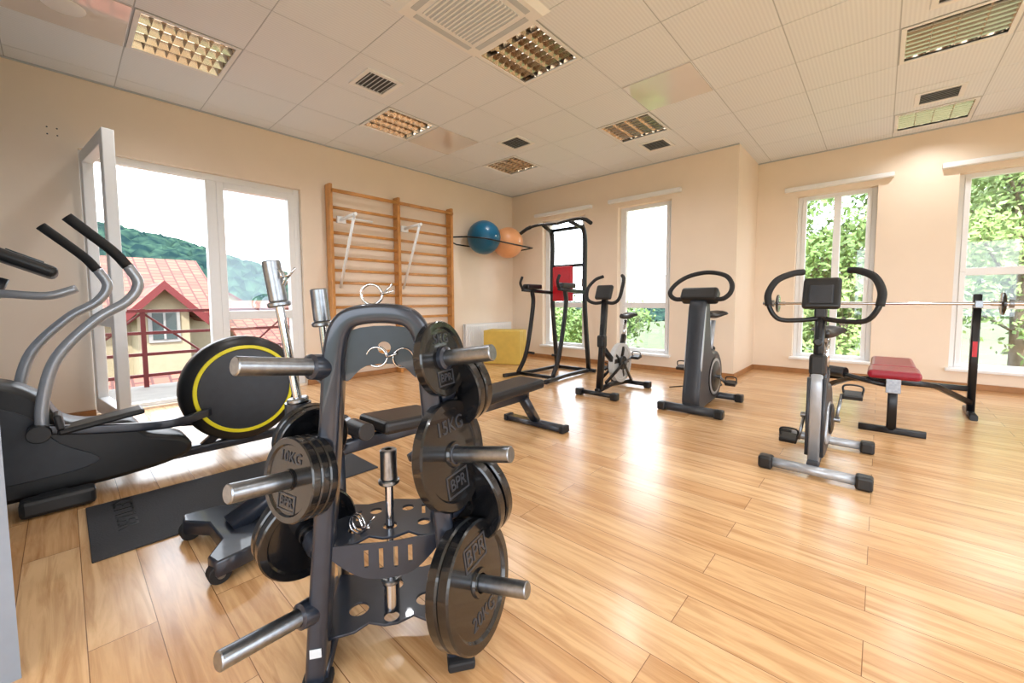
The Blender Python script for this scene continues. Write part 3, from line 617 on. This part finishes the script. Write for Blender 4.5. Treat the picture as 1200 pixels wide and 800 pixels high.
tube(R,'wheel_stay_1',[(0,.85,.3),(0,.6,.1)],0,m_frame,sec=(.06,.05)); tube(R,'wheel_stay_2',[(0,.95,.3),(0,1.2,.1)],0,m_frame,sec=(.06,.05))
for s in (-1,1):
    x=s*.24
    tube(R,'pedal_beam_%d'%(s+1),[(x,-.12,.42+.02*s),(x,.1,.34+.05*s),(x,.4,.30+.05*s),(x*.6,.62,.30+.06*s)],0,m_frame,sec=(.035,.05),curve=True)
    box(R,'footplate_%d'%(s+1),(x,.12,.39+.05*s),(.15,.34,.03),m_blk,(.15,0,0),.012); box(R,'footplate_lip_%d'%(s+1),(x,-.04,.42+.05*s),(.15,.03,.08),m_blk,(.15,0,0),.01)
    dy=.0 if s>0 else -.1
    tube(R,'swing_arm_%d'%(s+1),[(x,-.10+dy,.42),(x,-.09+dy,.58),(x,-.03+dy,.8),(x,.12+dy,.99),(x,.25+dy,1.09),(x,.3+dy,1.19),(x,.26+dy,1.29)],.026,m_silver,14,True)
    tube(R,'hand_grip_%d'%(s+1),[(x,.26+dy,1.285),(x,.2+dy,1.37),(x,.04+dy,1.53)],.026,m_rub,12,True)
    cyl(R,'arm_pivot_%d'%(s+1),(x-.05,-.11+dy,.42),(x+.05,-.11+dy,.42),.045,m_blk)
    tube(R,'fixed_handle_%d'%(s+1),[(0,-.3,1.12),(s*.12,-.2,1.13),(s*.16,-.05,1.12),(s*.16,.06,1.16)],.02,m_silver,12,True)
tube(R,'mast',[(0,-.36,.6),(0,-.33,.9),(0,-.22,1.22)],0,m_blk2,sec=(.08,.09),curve=True)
box(R,'console',(.02,-.12,1.29),(.34,.25,.06),m_blk,(-.45,0,0),.025,3); box(R,'console_screen',(.02,-.115,1.325),(.2,.14,.01),m_screen,(-.45,0,0),.003)

# ------------------------------------------------------------ weight plate rack (foreground)
RR=root('weight_plate_rack',(0,0,0))
rot=math.radians(55); ex=V((math.cos(rot),math.sin(rot),0)); ey=V((-math.sin(rot),math.cos(rot),0)); C0=V((-1.035,.605,0))
def rk(a,b_,z): return C0+ex*a+ey*b_+V((0,0,z))
RS=.016
def legp(s,z): return rk(s*(.205-.075*min(z,1.0))-(RS if s>0 else 0),0,z)
path=[rk(-.205,0,.0),rk(-.19,0,.2),rk(-.165,0,.5),rk(-.14,0,.8),rk(-.128,0,.95),rk(-.105,0,1.02),rk(-.055,0,1.045),rk(.035,0,1.045),rk(.086,0,1.02),rk(.128-RS,0,.95),rk(.14-RS,0,.8),rk(.165-RS,0,.5),rk(.19-RS,0,.2),rk(.205-RS,0,.0)]
tube(RR,'arch_frame',path,0,m_frame,curve=True,sec=(.09,.055),up=tuple(ex))
W=basis(tuple(C0),tuple(ex),(0,0,1))
prism(RR,'top_web',[smoothloop([(-.12,.9),(-.1,.86),(-.05,.9),(.04,.9),(.09,.86),(.11,.9),(.08,1.0),(-.09,1.0)]),circ(0,.95,.018)],.006,m_frame,W)
for s in (-1,1):
    tube(RR,'base_rail_%d'%(s+1),[rk(s*.2,-.03,.03),rk(s*.2,.38,.03)],0,m_frame,sec=(.06,.05)); box(RR,'rubber_foot_%d'%(s+1),tuple(rk(s*.2,-.03,.015)),(.08,.08,.03),m_rub,(0,0,rot),.008)
    box(RR,'rubber_foot_rear_%d'%(s+1),tuple(rk(s*.2,.36,.015)),(.08,.08,.03),m_rub,(0,0,rot),.008)
    tube(RR,'rear_strut_%d'%(s+1),[rk(s*.19,.34,.05),rk(s*.15,.1,.62)],0,m_frame,sec=(.04,.03))
box(RR,'label_sticker',tuple(rk(-.196,-.047,.12)),(.03,.002,.025),m_grey,(0,0,rot))
def shelf(name,z,x0,y0,y1,holes):
    o=[(-x0,y0),(-x0*.55,y0+.012),(-x0*.35,y0+.04),(-x0*.1,y0+.02),(x0*.1,y0+.02),(x0*.35,y0+.04),(x0*.55,y0+.012),(x0,y0),(x0,y1),(x0*.5,y1-.02),(0,y1),(-x0*.5,y1-.02),(-x0,y1)]
    prism(RR,name,[o]+holes,.006,m_frame,basis(tuple(C0+V((0,0,z))),tuple(ex),tuple(ey)),.001)
sl=lambda x,y,w,h:[(x-w,y-h),(x+w,y-h),(x+w,y+h),(x-w,y+h)]
shelf('upper_bar_shelf',.40,.16,-.03,.22,[circ(-.1,.05,.02),circ(0,.05,.022),circ(.1,.05,.02),circ(-.05,.15,.02),circ(.05,.15,.02),sl(-.1,.13,.006,.03),sl(.1,.13,.006,.03)])
shelf('lower_bar_shelf',.13,.185,-.02,.26,[circ(-.1,.08,.03),circ(0,.03,.024),circ(.1,.08,.03),circ(0,.17,.03)])
prism(RR,'front_lattice',[smoothloop([(-.17,.40),(-.12,.34),(-.05,.3),(.05,.3),(.11,.34),(.155,.40),(.1,.405),(0,.40),(-.1,.405)],4),sl(-.06,.36,.006,.025),sl(-.02,.355,.006,.03),sl(.02,.355,.006,.03),sl(.06,.36,.006,.025)],.006,m_frame,basis(tuple(C0-ey*.03),tuple(ex),(0,0,1)))
def plate(n,c,d,R_,t,label=None,label2=None):
    lathe(RR,n,[(.027,-t/2),(R_*.22,-t/2),(R_*.24,-t*.28),(R_*.8,-t*.28),(R_*.84,-t/2),(R_*.97,-t/2),(R_,-t*.35),(R_,t*.35),(R_*.97,t/2),(R_*.84,t/2),(R_*.8,t*.28),(R_*.24,t*.28),(R_*.22,t/2),(.027,t/2),(.027,-t/2)],m_iron,c,d,56)
    if label:
        n_=V(d).normalized(); up=V((0,0,1)); x=up.cross(n_).normalized(); y=n_.cross(x)
        o=V(c)+n_*(t*.28+.001)
        text(RR,n+'_text_top',label,R_*.36,.0012,m_text,basis(tuple(o+y*R_*.52),tuple(x),tuple(y)))
        text(RR,n+'_text_bottom',label2 or 'B P R',R_*.3,.0012,m_text,basis(tuple(o-y*R_*.52),tuple(x),tuple(y)))
        w_,h_=R_*.34,R_*.2
        fr=[(-w_,-h_),(w_,-h_),(w_,h_),(-w_,h_)]; fi=[(-w_*.9,-h_*.85),(w_*.9,-h_*.85),(w_*.9,h_*.85),(-w_*.9,h_*.85)]
        prism(RR,n+'_logo_frame',[fr,fi],.002,m_text,basis(tuple(o+y*R_*(.52 if label=='BPR' else -.52)),tuple(x),tuple(y)))
def peg(n,s,z,ang,L,plates):
    d=V((math.cos(ang),math.sin(ang),.155)).normalized(); p0=legp(s,z)
    cyl(RR,n,p0,p0+d*L,.0225,m_steel,28); lathe(RR,n+'_socket',[(.0235,0),(.033,0),(.036,.02),(.033,.055),(.0235,.06)],m_frame,p0+d*.01,d,28)
    for k,(off,R_,t,lb,l2) in enumerate(plates): plate(n+'_plate_%d'%k,tuple(p0+d*off),tuple(d),R_,t,lb,l2)
RF,LF,LR,RRr=math.radians(17),math.radians(-78),math.radians(180),math.radians(98)
peg('peg_right_top',1,.91,RF,.215,[(.045,.107,.03,'5KG','BPR')])
peg('peg_right_mid',1,.63,RF,.245,[(.05,.157,.035,'15KG','BPR')])
peg('peg_right_low',1,.245,RF,.262,[(.06,.173,.036,None,None),(.098,.173,.036,'BPR','20KG')])
peg('peg_left_top',-1,.90,LF,.25,[])
peg('peg_left_mid',-1,.61,LF,.255,[(.055,.107,.024,None,None),(.08,.107,.024,None,None),(.105,.107,.024,'10KG','BPR')])
peg('peg_left_low',-1,.222,LF,.262,[])
peg('peg_backleft_top',-1,.88,LR,.15,[]); peg('peg_backleft_mid',-1,.66,LR,.22,[(.1,.1,.025,None,None),(.13,.1,.025,None,None)])
peg('peg_backleft_low',-1,.38,LR,.24,[(.1,.14,.028,None,None),(.135,.14,.028,None,None),(.17,.12,.025,None,None)])
peg('peg_backright_top',1,.80,RRr,.22,[(.09,.12,.03,None,None),(.125,.12,.03,None,None)]); peg('peg_backright_mid',1,.45,RRr,.24,[(.1,.15,.03,None,None),(.14,.15,.03,None,None)])
peg('peg_backright_low',1,.245,RRr,.22,[])
tube(RR,'bar_holder',[rk(-.14,.02,.75),rk(-.2,.12,.75),rk(-.25,.13,.75)],0,m_frame,sec=(.03,.02)); lathe(RR,'bar_holder_cup',[(.03,-.03),(.036,-.03),(.036,.03),(.03,.03),(.03,-.03)],m_frame,tuple(rk(-.262,.125,.75)),(0,0,1),24)
def dbar(name,base,top,sleeve=.11):
    b_=V(base);t_=V(top);d=(t_-b_).normalized(); R=root(name)
    cyl(R,'shaft',b_,t_,.0125,m_chrome,16)
    cyl(R,'sleeve_top',t_-d*sleeve,t_,.0245,m_steel,20); cyl(R,'collar_top',t_-d*(sleeve+.015),t_-d*sleeve,.031,m_steel,20)
    cyl(R,'sleeve_bottom',b_,b_+d*sleeve,.0235,m_chrome,20); cyl(R,'collar_bottom',b_+d*sleeve,b_+d*(sleeve+.015),.03,m_steel,20)
    return R
dbar('dumbbell_bar',rk(-.245,.125,.66),rk(-.32,.125,1.20),.12)
dbar('dumbbell_bar',rk(-.17,.16,.73),rk(-.2,.15,1.12),.1)
dbar('dumbbell_bar',rk(.0,.05,.14),rk(.0,.05,.64),.09)
def clip(name,c,a):
    R=root(name,c,a); pts=[]
    for k in range(40):
        t=k/39*4*math.pi; pts.append((.028*math.cos(t),-.01+k*.0006,.028*math.sin(t)))
    tube(R,'coil',pts,.003,m_chrome,6); tube(R,'arm_1',[pts[0],(.06,-.01,.01)],.003,m_chrome,6); tube(R,'arm_2',[pts[-1],(.055,.014,.03)],.003,m_chrome,6)
clip('spring_clip',rk(-.308,.125,1.15),.5); clip('spring_clip',rk(-.02,-.0,.925),.8); clip('spring_clip',rk(.05,.0,.92),1.2); clip('spring_clip',rk(-.09,.03,.43),.3); clip('spring_clip',rk(-.03,.0,1.10),.9)

# ------------------------------------------------------------ lights + world
w=bpy.data.worlds.new('sky'); scene.world=w; w.use_nodes=True; nt=w.node_tree; bg=nt.nodes['Background']
tc=nt.nodes.new('ShaderNodeTexCoord')
ns=nt.nodes.new('ShaderNodeTexNoise'); ns.inputs['Scale'].default_value=2.5; ns.inputs['Detail'].default_value=5; nt.links.new(tc.outputs['Generated'],ns.inputs['Vector'])
rp=nt.nodes.new('ShaderNodeValToRGB'); rp.color_ramp.elements[0].position=.38; rp.color_ramp.elements[1].position=.6
rp.color_ramp.elements[0].color=(.72,.85,1,1); rp.color_ramp.elements[1].color=(.96,.98,1,1); nt.links.new(ns.outputs['Fac'],rp.inputs['Fac']); nt.links.new(rp.outputs['Color'],bg.inputs['Color'])
bg.inputs['Strength'].default_value=6.4
sun=bpy.data.lights.new('sun','SUN'); sun.energy=9; sun.angle=.02; sun.color=(1,.95,.86); so=bpy.data.objects.new('sun',sun); COL.objects.link(so)
so.rotation_euler=V((-.5,.45,-.85)).to_track_quat('-Z','Y').to_euler()
def portal(c,n,sx,sy):
    l=bpy.data.lights.new('portal','AREA'); l.shape='RECTANGLE'; l.size=sx; l.size_y=sy; l.cycles.is_portal=True
    o=bpy.data.objects.new('opening_portal',l); o.location=c; o.rotation_euler=V(n).to_track_quat('-Z','Z').to_euler(); COL.objects.link(o)
portal((xL-.34,1.135,1.26),(1,0,0),1.93,2.5)
for W_,yy in ((WA,yB),(WB,yB),(WC,yR),(WD,yR)): portal(((W_[0]+W_[1])/2,yy+.34,(W_[2]+W_[3])/2),(0,-1,0),W_[1]-W_[0],W_[3]-W_[2])
for y,s_ in ((.3,2.4),(3.6,2.6)): portal((xR+.34,y,1.45),(-1,0,0),s_,2.3)  # portals for the added right-wall openings
portal((1.0,yF-.34,1.45),(0,1,0),3.2,2.3)  # portal for the added opening behind the camera
# ------------------------------------------------------------ camera
f=476.689; cyp=382.619; pt=.0633; yw=.7357; rl=-.0053
fwv=V((-math.sin(yw)*math.cos(pt),math.cos(yw)*math.cos(pt),-math.sin(pt))); rt=V((math.cos(yw),math.sin(yw),0)); up=rt.cross(fwv)
r2=rt*math.cos(rl)+up*math.sin(rl); u2=-rt*math.sin(rl)+up*math.cos(rl)
cam=bpy.data.cameras.new('camera'); cam.sensor_width=36; cam.lens=f/1200*36; cam.shift_y=-(400-cyp)/1200; cam.clip_start=.02; cam.clip_end=1000
co=bpy.data.objects.new('camera',cam); COL.objects.link(co)
co.matrix_world=Matrix(((r2.x,u2.x,-fwv.x,0),(r2.y,u2.y,-fwv.y,0),(r2.z,u2.z,-fwv.z,1.08),(0,0,0,1)))
scene.camera=co
